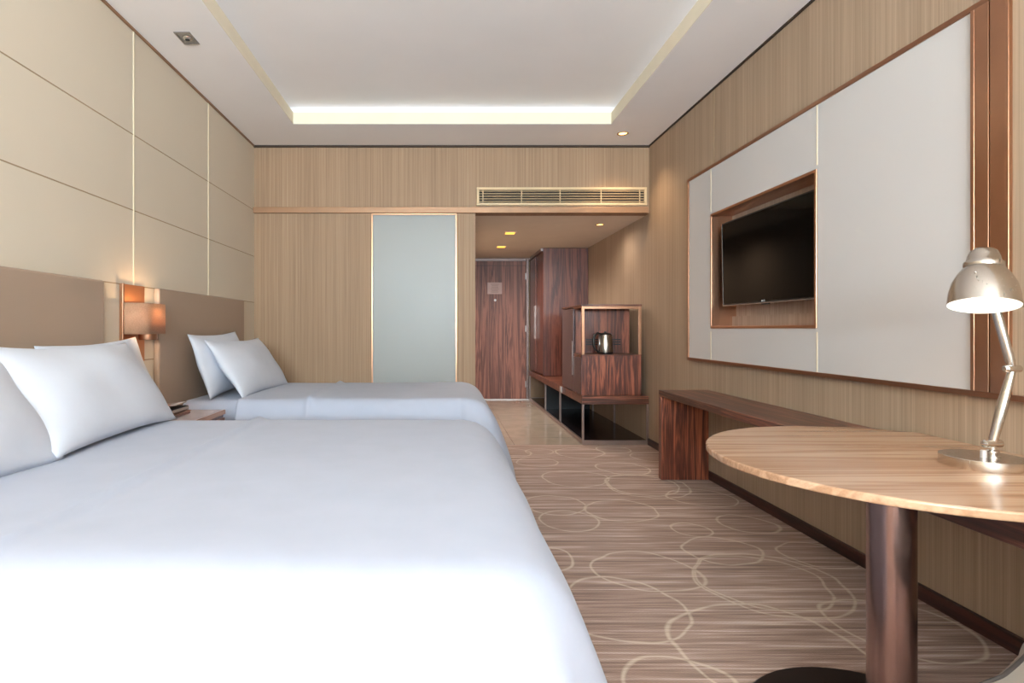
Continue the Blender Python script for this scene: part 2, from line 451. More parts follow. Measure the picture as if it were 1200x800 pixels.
# ------------------------------------------------------------------ air vent
t = thing('air_vent', 'long beige slatted air conditioning grille high on the back wall', 'air vent', (1.165, YB, 2.37))
vx0, vx1, vz0, vz1 = .325, 2.005, 2.366, 2.545
obj('backing', B(vx0+.02, vx1-.02, YB-.006, YB, vz0+.02, vz1-.02), 'vent_dark', t)
obj('frame', ring_frame(vx0, vx1, vz0, vz1, .026, YB-.022, YB-.001, 'y'), 'vent_paint', t, bevel=.004)
n = 5
for k in range(n):
    z = vz0+.026+(k+.5)*(vz1-vz0-.052)/n
    bm = bmesh.new(); box(bm, vx0+.026, vx1-.026, -.009, .009, -.0022, .0022)
    bmesh.ops.transform(bm, matrix=Matrix.Translation((0, YB-.014, z)) @ Matrix.Rotation(math.radians(-6), 4, 'X'), verts=bm.verts)
    obj('slat', bm, 'vent_paint', t)
for q in (.02, .255, .49, .74, .975):
    x = vx0+.03+q*(vx1-vx0-.06)
    obj('divider', B(x-.004, x+.004, YB-.020, YB-.003, vz0+.026, vz1-.026), 'vent_paint', t)

# ------------------------------------------------------------------ entrance door
DX1 = 1.335
d = struct('door_1', B(HX0+.01, DX1, YH-.02, YH+.03, .005, 2.245), 'rosewood_door', bevel=.003)
obj('door_frame', B((HX0, DX1+.01, YH-.03, YH+.05, 2.245, 2.29), (DX1, DX1+.04, YH-.05, YH+.05, 0, 2.29)), 'door_metal', d, bevel=.003)
obj('panel_groove', B((HX0+.01, DX1, YH-.022, YH-.019, 2.17, 2.176), (.62, .624, YH-.0215, YH-.019, .01, 2.17), (1.0, 1.004, YH-.0215, YH-.019, .01, 2.17)), 'bronze_dark', d)
for z in (.25, 1.15, 2.0): obj('hinge', B(DX1-.012, DX1+.012, YH-.034, YH-.02, z-.05, z+.05), 'socket', d)
obj('door_threshold', B(HX0, DX1+.04, YH-.06, YH+.03, 0, .012), 'socket', d)
bm = bmesh.new(); lathe(bm, [(0, -.006), (.014, -.006), (.02, 0), (.02, .004)], 0, 0, 20)
bmesh.ops.transform(bm, matrix=Matrix.Translation((.835, YH-.024, 1.612)) @ Matrix.Rotation(PI/2, 4, 'X') @ Matrix.Rotation(PI, 4, 'X'), verts=bm.verts)
obj('peephole', bm, 'white', d)
t = thing('notice_plate', 'small pinkish fire notice plate on the dark entrance door', 'sign', (.83, YH-.02, 1.81))
obj('plate', B(.71, .945, YH-.026, YH-.0205, 1.712, 1.90), 'plate', t, bevel=.002)
for k in range(6):
    w = random.uniform(.10, .18); obj('print_line', B(.83-w/2, .83+w/2, YH-.0275, YH-.0255, 1.74+k*.025, 1.748+k*.025), 'plate_ink', t)

# ------------------------------------------------------------------ wardrobe
WY0, WY1, WXF = 8.04, 9.24, 1.40
t = thing('wardrobe', 'tall dark rosewood wardrobe built in beside the entrance door', 'wardrobe', (1.72, 8.6, .484))
obj('side_panel', B(WXF, XR-.002, WY0, WY0+.03, .486, HZ-.006), 'rosewood_dark', t, bevel=.002)
obj('body', B(WXF+.03, XR-.004, WY0+.03, WY1, .486, HZ-.03), 'rosewood_dark', t)
for k, (a, b) in enumerate(((WY0+.034, WY0+.60), (WY0+.64, WY1-.02))):
    dr = obj('door', B(WXF+.003-.012*k, WXF+.027, a, b, .50, HZ-.05), 'rosewood_dark', t, bevel=.002)
    hy = b-.04 if k == 0 else a+.04
    obj('handle', B(WXF-.024, WXF-.012, hy-.008, hy+.008, 1.0, 1.5), 'frame_metal', dr, bevel=.002)
obj('top_rail', B(WXF-.03, WXF+.03, WY0+.03, WY1, HZ-.045, HZ-.006), 'frame_metal', t)

# ------------------------------------------------------------------ bench under wardrobe and minibar
t = thing('luggage_bench', 'long dark wood luggage bench on thin metal legs along the hall wall', 'bench', (1.7, 7.4, 0))
BX0, BX1, BY0, BY1 = 1.372, XR-.002, YB+.005, 9.22
obj('top', B(BX0, BX1, BY0, BY1, .40, .482), 'rosewood_x', t, bevel=.003)
obj('lower_shelf', B(BX0+.02, BX1-.005, BY0+.02, BY1-.02, .028, .036), 'dark_shelf', t)
obj('base_rail', B((BX0, BX1, BY0, BY0+.022, .001, .042), (BX0, BX0+.022, BY0+.022, BY1, .001, .042), (BX1-.022, BX1, BY0+.022, BY1, .001, .028), (BX0+.022, BX1-.022, BY1-.022, BY1, .001, .042)), 'frame_metal', t, bevel=.002)
for (x, y) in ((BX0, BY0), (BX1-.02, BY0), (BX0, 6.77), (BX1-.02, 6.77), (BX0, 7.75), (BX1-.02, 7.75), (BX0, 9.15), (BX1-.02, 9.15)):
    obj('leg', B(x, x+.02, y, y+.02, .036 if y > BY0 else .042, .40), 'frame_metal', t, bevel=.002)
obj('rear_panel', B(BX0+.03, BX1-.004, 7.95, 7.97, .036, .40), 'black', t)

# ------------------------------------------------------------------ minibar cabinet
t = thing('minibar_cabinet', 'dark rosewood minibar cabinet with open copper framed kettle niche', 'cabinet', (1.68, 6.1, .482))
CX0, CX1, CY0, CY1, CZ0, CZ1 = 1.372, 1.965, YB+.02, 6.62, .484, 1.392
obj('body', B(CX0+.02, CX1, 6.05, CY1, CZ0, CZ1-.02), 'rosewood_z', t, bevel=.002)
obj('side_door', B(CX0, CX0+.018, 6.07, CY1-.004, CZ0+.012, CZ1-.03), 'aubergine', t, bevel=.002)
dw = obj('drawer', B(CX0, CX1, CY0, 6.045, CZ0, .885), 'rosewood_z', t, bevel=.003)
obj('side_facing', B(CX0-.004, CX0, CY0+.01, 6.04, CZ0+.012, .86), 'aubergine', dw)
obj('top', B(CX0-.004, CX1+.004, CY0-.004, CY1, CZ1-.018, CZ1), 'rosewood_x', t, bevel=.002)
fb = bmesh.new()
for x in (CX0, CX1-.028):
    box(fb, x, x+.028, CY0, CY0+.025, .885, CZ1-.018)
box(fb, CX0+.028, CX1-.028, CY0, CY0+.025, CZ1-.046, CZ1-.018)
for x in (CX0, CX1-.02): box(fb, x, x+.02, CY0+.025, 6.05, CZ1-.034, CZ1-.018)
obj('niche_frame', fb, 'copper', t, bevel=.002)
obj('shelf_edge', B(CX0-.002, CX1+.002, CY0-.003, 6.045, .885, .892), 'rosewood_x', t)
obj('handle', B(CX0-.015, CX0-.005, 6.045, 6.062, .66, 1.02), 'frame_metal', t, bevel=.003)
obj('wall_bracket', B(CX0-.020, CX0-.002, 6.60, 6.68, .415, .478), 'socket', t, bevel=.003)
for z in (1.035, 1.01, .985): obj('vent_slot', B(1.50, 1.87, 6.040, 6.0455, z-.007, z+.007), 'black', t)
obj('back_edge', B(CX0+.02, CX1-.03, 6.046, 6.049, .893, CZ1-.034), 'rosewood_z', t)

# kettle
kx, ky, kz = 1.655, 5.86, .893
t = thing('kettle', 'brushed steel electric kettle with black handle in the cabinet niche', 'kettle', (kx, ky, kz))
bm = bmesh.new(); lathe(bm, [(0, kz), (.074, kz), (.078, kz+.008), (.078, kz+.018), (0, kz+.018)], kx, ky)
obj('base', bm, 'black', t, smooth=True)
bm = bmesh.new(); lathe(bm, [(.0, kz+.0185), (.074, kz+.0185), (.076, kz+.03), (.074, kz+.09), (.067, kz+.16), (.060, kz+.195), (.0, kz+.195)], kx, ky)
autosmooth(obj('body', bm, 'steel', t))
bm = bmesh.new(); lathe(bm, [(0, kz+.1955), (.060, kz+.1955), (.056, kz+.206), (.030, kz+.215), (.012, kz+.217), (.012, kz+.228), (0, kz+.23)], kx, ky)
autosmooth(obj('lid', bm, 'black', t))
bm = bmesh.new()
tube(bm, [(kx-.052, ky-.02, kz+.203), (kx-.085, ky-.035, kz+.212), (kx-.118, ky-.045, kz+.19), (kx-.135, ky-.05, kz+.145), (kx-.132, ky-.05, kz+.09), (kx-.112, ky-.045, kz+.045), (kx-.085, ky-.035, kz+.022), (kx-.066, ky-.025, kz+.03)], [.010, .012, .013, .013, .013, .012, .011, .009], 12)
obj('handle', bm, 'black', t, smooth=True)
bm = bmesh.new(); tube(bm, [(kx-.067, ky-.028, kz+.03), (kx-.068, ky-.03, kz+.10), (kx-.058, ky-.026, kz+.195)], [.009, .010, .009], 10)
obj('handle_strip', bm, 'silver', t, smooth=True)
bm = bmesh.new()
v = [bm.verts.new(p) for p in ((kx+.055, ky+.022, kz+.16), (kx+.055, ky-.022, kz+.16), (kx+.088, ky, kz+.192), (kx+.050, ky+.026, kz+.194), (kx+.050, ky-.026, kz+.194))]
for f in ((0, 1, 2), (0, 2, 3), (1, 4, 2), (3, 2, 4), (0, 3, 4, 1)): bm.faces.new([v[i] for i in f])
obj('spout', bm, 'steel', t)

# ------------------------------------------------------------------ wall feature panel with television niche
PX = XR-.030
PY0, PY1, PZ0, PZ1 = 2.165, 4.69, .895, 2.372
t = thing('wall_panel', 'large cream leather wall panel in a copper frame around the television', 'wall panel', (XR, 3.4, .89))
pb = B((PX, XR-.001, PY0, NY0, PZ0+.02, PZ1-.02), (PX, XR-.001, NY1, PY1-.02, PZ0+.02, PZ1-.02),
       (PX, XR-.001, NY0, NY1, PZ0+.02, NZ0), (PX, XR-.001, NY0, NY1, NZ1, PZ1-.02))
obj('leather_face', pb, 'leather_panel', t)
obj('panel_joint', B((PX-.002, PX+.001, NY0-.004, NY0+.004, PZ0+.02, NZ0-.02), (PX-.002, PX+.001, NY0-.004, NY0+.004, NZ1+.02, PZ1-.02),
     (PX-.002, PX+.001, NY1-.004, NY1+.004, PZ0+.02, NZ0-.02), (PX-.002, PX+.001, NY1-.004, NY1+.004, NZ1+.02, PZ1-.02)), 'joint', t)
PYN = -1.2
obj('frame', B((PX-.008, XR-.001, PYN, PY1, PZ1-.022, PZ1), (PX-.008, XR-.001, PYN, PY1, PZ0, PZ0+.022), (PX-.008, XR-.001, PY1-.022, PY1, PZ0+.022, PZ1-.022)), 'copper_dark', t, bevel=.002)
# copper pilaster between the leather face and the papered bay nearer the window
obj('pilaster', B((PX-.012, XR-.001, 2.15, 2.165, PZ0+.022, PZ1-.022), (PX-.010, XR-.001, 2.095, 2.149, PZ0+.022, PZ1-.022),
     (PX-.010, XR-.001, 2.030, 2.089, PZ0+.022, PZ1-.022), (PX-.012, XR-.001, 2.018, 2.029, PZ0+.022, PZ1-.022), (PX+.004, XR-.001, 2.089, 2.095, PZ0+.022, PZ1-.022)), 'copper', t, bevel=.0015)
obj('papered_bay', B(PX+.002, XR-.001, PYN+.001, 2.0175, PZ0+.022, PZ1-.022), 'paper_y', t)
# niche lining
nb = ring_frame(NY0, NY1, NZ0, NZ1, .018, PX-.006, XR+.02, 'x')
obj('niche_frame', nb, 'copper', t, bevel=.002)
obj('niche_lining', B((XR+.02, XR+.159, NY0+.001, NY0+.018, NZ0+.001, NZ1-.001), (XR+.02, XR+.159, NY1-.018, NY1-.001, NZ0+.001, NZ1-.001),
     (XR+.02, XR+.159, NY0+.018, NY1-.018, NZ0+.001, NZ0+.018), (XR+.02, XR+.159, NY0+.018, NY1-.018, NZ1-.018, NZ1-.001)), 'copper', t)
obj('niche_back', B((XR+.150, XR+.159, NY0+.018, NY1-.018, NZ0+.018, NZ1-.018), (XR+.120, XR+.150, NY0+.018, NY1-.018, NZ0+.018, NZ0+.09), (XR+.12, XR+.15, NY0+.018, NY1-.018, NZ1-.09, NZ1-.018)), 'niche_paper', t)

# television
ty0, ty1, tz0, tz1 = 3.11, 4.185, 1.318, 1.915
tcx = XR+.01
t = thing('television', 'black flat screen television mounted in the copper lined wall niche', 'television', (tcx, 3.65, tz0))
def tv_m(bm):
    bmesh.ops.transform(bm, matrix=Matrix.Translation((tcx, 0, tz0)) @ Matrix.Rotation(math.radians(-1.0), 4, 'Y') @ Matrix.Translation((-tcx, 0, -tz0)), verts=bm.verts); return bm
obj('casing', tv_m(B(tcx+.004, tcx+.042, ty0+.004, ty1-.004, tz0+.004, tz1-.004)), 'black', t, bevel=.006)
obj('screen', tv_m(B(tcx-.001, tcx+.004, ty0+.006, ty1-.006, tz0+.010, tz1-.006)), 'screen', t)
obj('bezel', tv_m(ring_frame(ty0, ty1, tz0, tz1, .008, tcx-.003, tcx+.012, 'x')), 'black', t, bevel=.001)
obj('bottom_trim', tv_m(B(tcx-.0035, tcx+.030, ty0, ty1, tz0-.004, tz0)), 'silver', t)
obj('side_trim', tv_m(B(tcx+.004, tcx+.03, ty1-.001, ty1+.003, tz0, tz0+.25)), 'silver', t)
obj('wall_mount', tv_m(B(tcx+.042, XR+.150, 3.5, 3.8, 1.5, 1.75)), 'black', t)
# maker's mark: small disc and two letters
bm = bmesh.new(); lathe(bm, [(0, 0), (.006, 0), (.006, .001), (0, .001)], 0, 0, 20)
bmesh.ops.transform(bm, matrix=Matrix.Translation((tcx-.0045, 3.665, tz0+.011)) @ Matrix.Rotation(-PI/2, 4, 'Y'), verts=bm.verts)
lg = obj('logo', bm, 'white', t)
cu = bpy.data.curves.new('logo_text', 'FONT'); cu.body = 'LG'; cu.size = .018; cu.extrude = .0003; cu.align_x = 'LEFT'; cu.align_y = 'CENTER'
cu.materials.append(M['white'])
tmp = bpy.data.objects.new('logo_text_curve', cu)
me = bpy.data.meshes.new_from_object(tmp); bpy.data.objects.remove(tmp)
lt = bpy.data.objects.new('logo_text', me); C.objects.link(lt); lt.parent = t
lt.location = Vector((tcx-.0045, 3.655, tz0+.0105))-t.location
lt.rotation_euler = (PI/2, 0, -PI/2)
obj('status_window', tv_m(B(tcx-.003, tcx+.012, 3.60, 3.68, tz0-.012, tz0-.004)), 'black', t, bevel=.003)

# ------------------------------------------------------------------ headboards
for (a, b, lab) in ((3.69, 5.27, 'taupe leather headboard behind the far bed'), (.95, 3.10, 'taupe leather headboard behind the near bed')):
    o = obj('headboard', B(XL+.001, XL+.040, a, b, .12, 1.412), 'headboard', bevel=.012, seg=3)
    tag(o, lab, 'headboard')

# ------------------------------------------------------------------ beds
def interp(tab, t):
    for (a, va), (b, vb) in zip(tab, tab[1:]):
        if t <= b:
            k = (t-a)/(b-a); k = k*k*(3-2*k) if False else k
            return va+(vb-va)*k
    return tab[-1][1]
# arc length -> (outward, downward)
PROF = [(0, 0, 0), (.07, .07, .003), (.13, .128, .016), (.19, .180, .048), (.25, .218, .095), (.33, .255, .165), (.45, .300, .28), (.56, .335, .385), (.66, .362, .48), (.755, .38, .574), (.80, .385, .62)]
OUT = [(p[0], p[1]) for p in PROF]; DWN = [(p[0], p[2]) for p in PROF]

def duvet(name, y0, y1, x0, xf, ztop, label, ridge, seed, smax=.78, nearsc=.40):
    """y0,y1 = core strip in depth; x0 = start near the pillows; xf = core end at the foot"""
    bm = bmesh.new()
    us = [x0+(xf-x0)*k/150 for k in range(151)]+[xf+smax*k/26 for k in range(1, 27)]
    vs = [y0-smax*(26-k)/26 for k in range(26)]+[y0+(y1-y0)*k/50 for k in range(51)]+[y1+smax*k/26 for k in range(1, 27)]
    grid = []
    for u in us:
        row = []
        for v in vs:
            cx, cy = min(u, xf), min(max(v, y0), y1)
            dx, dy = u-cx, v-cy
            m = math.hypot(dx, dy)
            if dx > 0 and dy != 0:                       # corner: shorten the cloth so the hem stays level
                m = max(abs(dx), abs(dy)) * 1.0 + .12*min(abs(dx), abs(dy))
                m = min(m, smax)
            if m > 1e-9:
                h = math.hypot(dx, dy); ex, ey = dx/h, dy/h
                smin = nearsc if ey < 0 else .36
                sc = smin+(1-smin)*abs(ex)**1.5
                corner = 4*abs(ex*ey)**2
                o, d = interp(OUT, m), interp(DWN, m)
                hang = min(1, max(0, (m-.15)/.5))
                ang = math.atan2(dy, dx)
                # soft folds in the hanging cloth
                along = v if abs(ex) > abs(ey) else u
                fold = .010*math.sin(along*9+seed)*hang + .026*corner*hang*math.sin(ang*6+seed)
                out = o*sc + fold
                x, y, z = cx+ex*out, cy+ey*out, ztop-d
                # cloth under its edge pinches towards sc so length stays even
            else:
                x, y, z = u, v, ztop
            # soft filling
            n1 = mnoise.noise(Vector((x*1.3+seed, y*1.3, 0)))
            n2 = mnoise.noise(Vector((x*4+seed, y*3, 3)))
            if m < .4: z += (.012*n1+.003*n2)*(1-m/.4)
            # raised fold-back ridge
            if ridge is not None:
                rr = ridge(y)
                e = math.exp(-((u-rr)/.024)**2)
                st = 1/(1+math.exp((u-rr)/.012))
                fd = max(0, 1-m/.3)
                z += .020*e*(.25+.75*fd) - .004*st*fd
                if dy and dx <= 0: y += math.copysign(.008*e, dy)
            row.append(bm.verts.new((x, y, z)))
        grid.append(row)
    for a, b in zip(grid, grid[1:]):
        for k in range(len(vs)-1): bm.faces.new((a[k], a[k+1], b[k+1], b[k]))
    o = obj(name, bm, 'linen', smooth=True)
    s = o.modifiers.new('thickness', 'SOLIDIFY'); s.thickness = .018; s.offset = -1
    return tag(o, label, 'duvet')

def bed(y0, y1, ztop, label):
    ym = (y0+y1)/2
    t = thing('bed', label, 'bed', (-.9, ym, 0))
    obj('bed_base', B(XL+.045, -.02, y0+.06, y1-.06, .06, .30), 'bed_base', t, bevel=.02)
    for x in (-1.72, -.14):
        for y in (y0+.14, y1-.14):
            bm = bmesh.new(); lathe(bm, [(0, .0), (.025, .0), (.03, .06), (0, .06)], x, y, 20); obj('leg', bm, 'black', t, smooth=True)
    # mattress with fitted sheet
    bm = B(XL+.043, .02, y0+.01, y1-.01, .30, ztop-.02)
    bmesh.ops.subdivide_edges(bm, edges=bm.edges, cuts=6, use_grid_fill=True)
    m = obj('mattress', bm, 'linen', t, bevel=0)
    b = m.modifiers.new('bevel', 'BEVEL'); b.width = .06; b.segments = 5; b.limit_method = 'ANGLE'; b.angle_limit = 1.0
    for p in m.data.polygons: p.use_smooth = True
    return t

ZT = .67
# near bed (king) and far bed
bed(1.20, 3.02, ZT, 'near large bed with white linen against the left wall')
duvet('duvet', 1.25, 3.00, -1.50, .055, ZT, 'smooth white duvet covering the near large bed', lambda y: -.97, 1.0, nearsc=.85)
bed(3.96, 5.16, ZT, 'far smaller bed with white linen beside the back wall')
duvet('duvet', 3.98, 5.13, -1.42, .115, ZT, 'smooth white duvet covering the far bed by the back wall', lambda y: -.93, 4.2)

def pillow(center, L, Hh, T, lean, yaw, roll, label, seed, grp):
    """long axis along world y, leaning back against the headboard"""
    bm = bmesh.new()
    N, K = 44, 28
    sides = []
    for sg in (1, -1):
        g = []
        for i in range(N+1):
            row = []
            for j in range(K+1):
                u = -1+2*i/N; v = -1+2*j/K
                # gently concave outline with drawn-out corners
                a = L/2*u*(1-.038*(1-v*v)); b = Hh/2*v*(1-.09*(1-u*u))
                prof = max(0, (1-abs(u)**2.6))**.62*max(0, (1-abs(v)**2.4))**.62
                w = 1+.10*mnoise.noise(Vector((u*1.8+seed, v*1.6, sg)))
                th = T/2*prof*w
                # radiating wrinkles near corners
                cr = abs(u*v)**3
                th += .010*prof*math.sin((u-v)*14+seed)*cr
                slump = -.05*(1-v)/2*0
                if i in (0, N) or j in (0, K):
                    if sg == -1: row.append(sides[0][i][j]); continue
                    th = 0
                row.append(bm.verts.new((sg*th + .02*mnoise.noise(Vector((u*1.2, v*1.2, seed))), a, b)))
            g.append(row)
        sides.append(g)
        for i in range(N):
            for j in range(K):
                q = (g[i][j], g[i+1][j], g[i+1][j+1], g[i][j+1])
                bm.faces.new(q if sg == 1 else q[::-1])
    R = Matrix.Translation(center) @ Matrix.Rotation(yaw, 4, 'Z') @ Matrix.Rotation(-lean, 4, 'Y') @ Matrix.Rotation(roll, 4, 'X')
    bmesh.ops.transform(bm, matrix=R, verts=bm.verts)
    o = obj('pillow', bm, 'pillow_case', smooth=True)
    return tag(o, label, 'pillow', grp)
rad = math.radians
g1 = 'pillows on the near bed'; g2 = 'pillows on the far bed'
pillow((-1.56, 2.575, .876), 1.00, .50, .19, rad(34), rad(2), rad(-1), 'white pillow at the front of the near bed, fully in view beside the nightstand', 3, g1)
pillow((-1.715, 2.92, .872), .84, .46, .15, rad(20), 0, rad(2), 'white pillow mostly hidden behind the large front pillow of the near bed', 5, g1)
pillow((-1.57, 1.66, .860), 1.00, .50, .20, rad(32), rad(-2), rad(1), 'white pillow cut off by the left edge of the photo', 8, g1)
pillow((-1.535, 4.56, .860), 1.06, .50, .19, rad(34), rad(-2), 0, 'white pillow at the front of the far bed', 12, g2)
pillow((-1.70, 4.42, .892), .92, .48, .16, rad(18), 0, rad(1), 'white pillow leaning on the headboard behind the front pillow of the far bed', 14, g2)

# ------------------------------------------------------------------ nightstand between the beds
t = thing('nightstand', 'small wooden nightstand with pale top between the two beds', 'nightstand', (-1.65, 3.47, 0))
nx0, nx1, ny0, ny1 = XL+.045, -1.435, 3.22, 3.76
obj('body', B(nx0, nx1-.01, ny0+.01, ny1-.01, .10, .588), 'rosewood_x', t, bevel=.004)
obj('plinth', B(nx0, nx1-.04, ny0+.04, ny1-.04, 0, .10), 'bronze_dark', t)
obj('top', B(nx0, nx1-.012, ny0, ny1, .590, .618), 'stone_top', t, bevel=.003)
obj('top_edge', B(nx1-.012, nx1, ny0, ny1, .590, .6185), 'copper', t, bevel=.002)
for z in (.13, .36):
    dr = obj('drawer', B(nx1-.01, nx1+.004, ny0+.02, ny1-.02, z, z+.21), 'rosewood_y', t, bevel=.002)
    obj('knob', B(nx1+.004, nx1+.018, 3.42, 3.54, z+.10, z+.112), 'copper', dr, bevel=.002)
# things on it
t = thing('wooden_tray', 'small brown wooden box on the nightstand under the black folder', 'box', (-1.70, 3.45, .619))
obj('body', B(-1.76, -1.595, 3.38, 3.60, .6195, .634), 'rosewood_y', t, bevel=.003)
obj('lid', B(-1.763, -1.592, 3.377, 3.603, .6345, .640), 'copper_dark', t, bevel=.002)
t = thing('folder', 'black leather folder stacked on the nightstand box', 'folder', (-1.70, 3.45, .641))
obj('cover', B(-1.77, -1.615, 3.39, 3.62, .6405, .666), 'black', t, bevel=.004)
obj('pages', B(-1.765, -1.613, 3.395, 3.615, .645, .662), 'paper', t)
t = thing('booklet', 'grey booklet with orange red print lying on top of the black folder', 'booklet', (-1.71, 3.45, .656))
def tilt(bm, a=6):
    bmesh.ops.transform(bm, matrix=Matrix.Translation((-1.77, 3.51, .668)) @ Matrix.Rotation(rad(-a), 4, 'Y') @ Matrix.Rotation(rad(8), 4, 'Z') @ Matrix.Translation((1.77, -3.51, -.657)), verts=bm.verts); return bm
obj('pages', tilt(B(-1.77, -1.615, 3.40, 3.61, .6585, .664)), 'paper', t, bevel=.001)
obj('cover_print', tilt(B(-1.76, -1.67, 3.402, 3.49, .664, .6646)), 'orange', t)
obj('cover_strip', tilt(B(-1.66, -1.62, 3.402, 3.60, .664, .6646)), 'white', t)

# ------------------------------------------------------------------ wall sconce
t = thing('wall_sconce', 'lit copper wall sconce with fabric shade between the headboards', 'wall lamp', (XL, 3.45, 1.2))
obj('back_plate', B(XL+.003, XL+.012, 3.325, 3.565, .95, 1.412), 'copper_satin', t, bevel=.002)
obj('side_fin', B(XL+.001, XL+.022, 3.305, 3.325, .95, 1.414), 'copper', t, bevel=.001)
def rrect(x0, x1, y0, y1, r, n=10):
    pts = []
    for cx, cy, a0 in ((x1-r, y1-r, 0), (x0+.02, y1-.02, PI/2), (x0+.02, y0+.02, PI), (x1-r, y0+r, 1.5*PI)):
        q = r if a0 in (0, 1.5*PI) else .02
        for k in range(n+1):
            a = a0+PI/2*k/n; pts.append((cx+q*math.cos(a), cy+q*math.sin(a)))
    return pts
bm = bmesh.new()
poly = rrect(XL+.03, -1.725, 3.285, 3.615, .09)
lo = [bm.verts.new((x, y, 1.118)) for x, y in poly]; hi = [bm.verts.new((x, y, 1.300)) for x, y in poly]
for k in range(len(poly)): bm.faces.new((lo[k], lo[(k+1) % len(poly)], hi[(k+1) % len(poly)], hi[k]))
sh = obj('lamp_shade', bm, 'shade', t, smooth=True)
s = sh.modifiers.new('thickness', 'SOLIDIFY'); s.thickness = .002
bm = bmesh.new(); lathe(bm, [(0, 1.083), (.050, 1.083), (.052, 1.09), (.052, 1.125), (.026, 1.15), (0, 1.15)], -1.785, 3.45, 28)
autosmooth(obj('lamp_holder', bm, 'copper', t))
bm = bmesh.new(); tube(bm, [(XL+.012, 3.45, 1.14), (-1.80, 3.45, 1.14)], .009, 12); obj('arm', bm, 'copper', t, smooth=True)
bm = bmesh.new(); lathe(bm, [(0, 1.15), (.014, 1.152), (.024, 1.185), (.022, 1.215), (.01, 1.235), (0, 1.238)], -1.785, 3.45, 20)
obj('bulb', bm, 'lamp_bulb', t, smooth=True)

# ------------------------------------------------------------------ desk shelf along the right wall
t = thing('wall_desk', 'long narrow dark rosewood desk shelf along the right wall', 'desk', (1.85, 2.5, 0))
DZ = .68
obj('top', B(1.654, XR-.002, -.9, 4.40, DZ-.048, DZ), 'rosewood_y', t, bevel=.003)
obj('end_panel', B(1.654, XR-.02, 4.345, 4.40, .001, DZ-.050), 'rosewood_z', t, bevel=.003)
obj('apron', B(1.56, 1.70, -.6, 1.98, .555, DZ-.050), 'rosewood_y', t, bevel=.003)

# oval table
t = thing('round_table', 'round light brown wood table overlapping the desk shelf', 'table', (1.45, 1.9, 0))
tc = (1.60, 1.975); tr = .632
poly = []
for k in range(128):
    a = 2*PI*k/128
    x, y = tc[0]+tr*math.cos(a), tc[1]+tr*math.sin(a)
    poly.append((min(x, XR-.003), y))
pl = []
for p in poly:
    if not pl or (abs(p[0]-pl[-1][0])+abs(p[1]-pl[-1][1])) > 1e-5: pl.append(p)
bm = prism(bmesh.new(), pl, .6815, .707)
obj('tabletop', bm, 'table_wood', t, bevel=.006, seg=3)
pcx, pcy = 1.225, 1.565
bm = bmesh.new(); lathe(bm, [(0, .02), (.056, .02), (.056, .681), (0, .681)], pcx, pcy, 64)
autosmooth(obj('column', bm, 'bronze', t))
bm = bmesh.new(); lathe(bm, [(0, .0005), (.36, .0005), (.36, .010), (.352, .017), (.06, .021), (0, .021)], pcx, pcy, 80)
autosmooth(obj('base', bm, 'bronze_dark', t))

# ------------------------------------------------------------------ desk lamp
lx, ly, lz = 1.739, 1.845, .7075
t = thing('desk_lamp', 'lit brushed nickel desk lamp with bell shade on the round table', 'lamp', (lx, ly, lz))
bm = bmesh.new(); lathe(bm, [(0, lz), (.1095, lz), (.110, lz+.001), (.110, lz+.031), (.109, lz+.032), (.03, lz+.0325), (0, lz+.0325)], lx, ly, 72)
autosmooth(obj('base', bm, 'nickel', t), .5)
sx, sy = lx+.022, ly-.01
bm = bmesh.new(); lathe(bm, [(0, lz+.0326), (.020, lz+.0326), (.020, lz+.035), (.013, lz+.034), (.013, lz+.043), (.018, lz+.046), (.018, lz+.051), (.010, lz+.055), (.010, lz+.07), (0, lz+.07)], sx, sy, 28)
autosmooth(obj('swivel', bm, 'chrome', t))
bm = bmesh.new(); tube(bm, [(sx-.034, sy-.004, lz+.074), (sx-.030, sy-.004, lz+.074), (sx-.028, sy-.004, lz+.074), (sx+.028, sy+.004, lz+.074), (sx+.030, sy+.004, lz+.074), (sx+.034, sy+.004, lz+.074)], [.006, .012, .013, .013, .012, .006], 20)
autosmooth(obj('lower_joint', bm, 'chrome', t))
bm = bmesh.new(); lathe(bm, [(0, lz+.0326), (.0085, lz+.0326), (.0085, lz+.054), (.007, lz+.056), (0, lz+.056)], sx-.042, sy-.014, 20)
autosmooth(obj('switch', bm, 'socket', t))
E1 = Vector((1.815, 1.825, 1.022)); J0 = Vector((sx, sy, lz+.074))
bm = bmesh.new(); tube(bm, [J0, J0.lerp(E1, .06), J0.lerp(E1, .5), E1], [.008, .0125, .0155, .010], 20)
autosmooth(obj('lower_arm', bm, 'nickel', t))
bm = bmesh.new(); tube(bm, [E1+Vector((-.030, -.004, 0)), E1+Vector((-.024, -.003, 0)), E1+Vector((.024, .003, 0)), E1+Vector((.030, .004, 0))], [.007, .012, .012, .007], 20)
autosmooth(obj('elbow_joint', bm, 'chrome', t))
RC = Vector((1.690, 1.790, 1.222))           # rim centre
H1 = Vector((1.765, 1.850, 1.290))
bm = bmesh.new(); tube(bm, [E1, E1.lerp(H1, .1), E1.lerp(H1, .9), H1], [.009, .013, .013, .009], 20)
autosmooth(obj('upper_arm', bm, 'nickel', t))
bm = bmesh.new(); tube(bm, [H1, (1.762, 1.845, 1.335), RC+Vector((.030, .030, .118))], [.009, .009, .008], 14)
autosmooth(obj('shade_bracket', bm, 'chrome', t))
tiltm = Matrix.Rotation(rad(-15), 4, Vector((.72, -.69, 0)))
Rm = Matrix.Translation((0, 0, RC.z)) @ tiltm
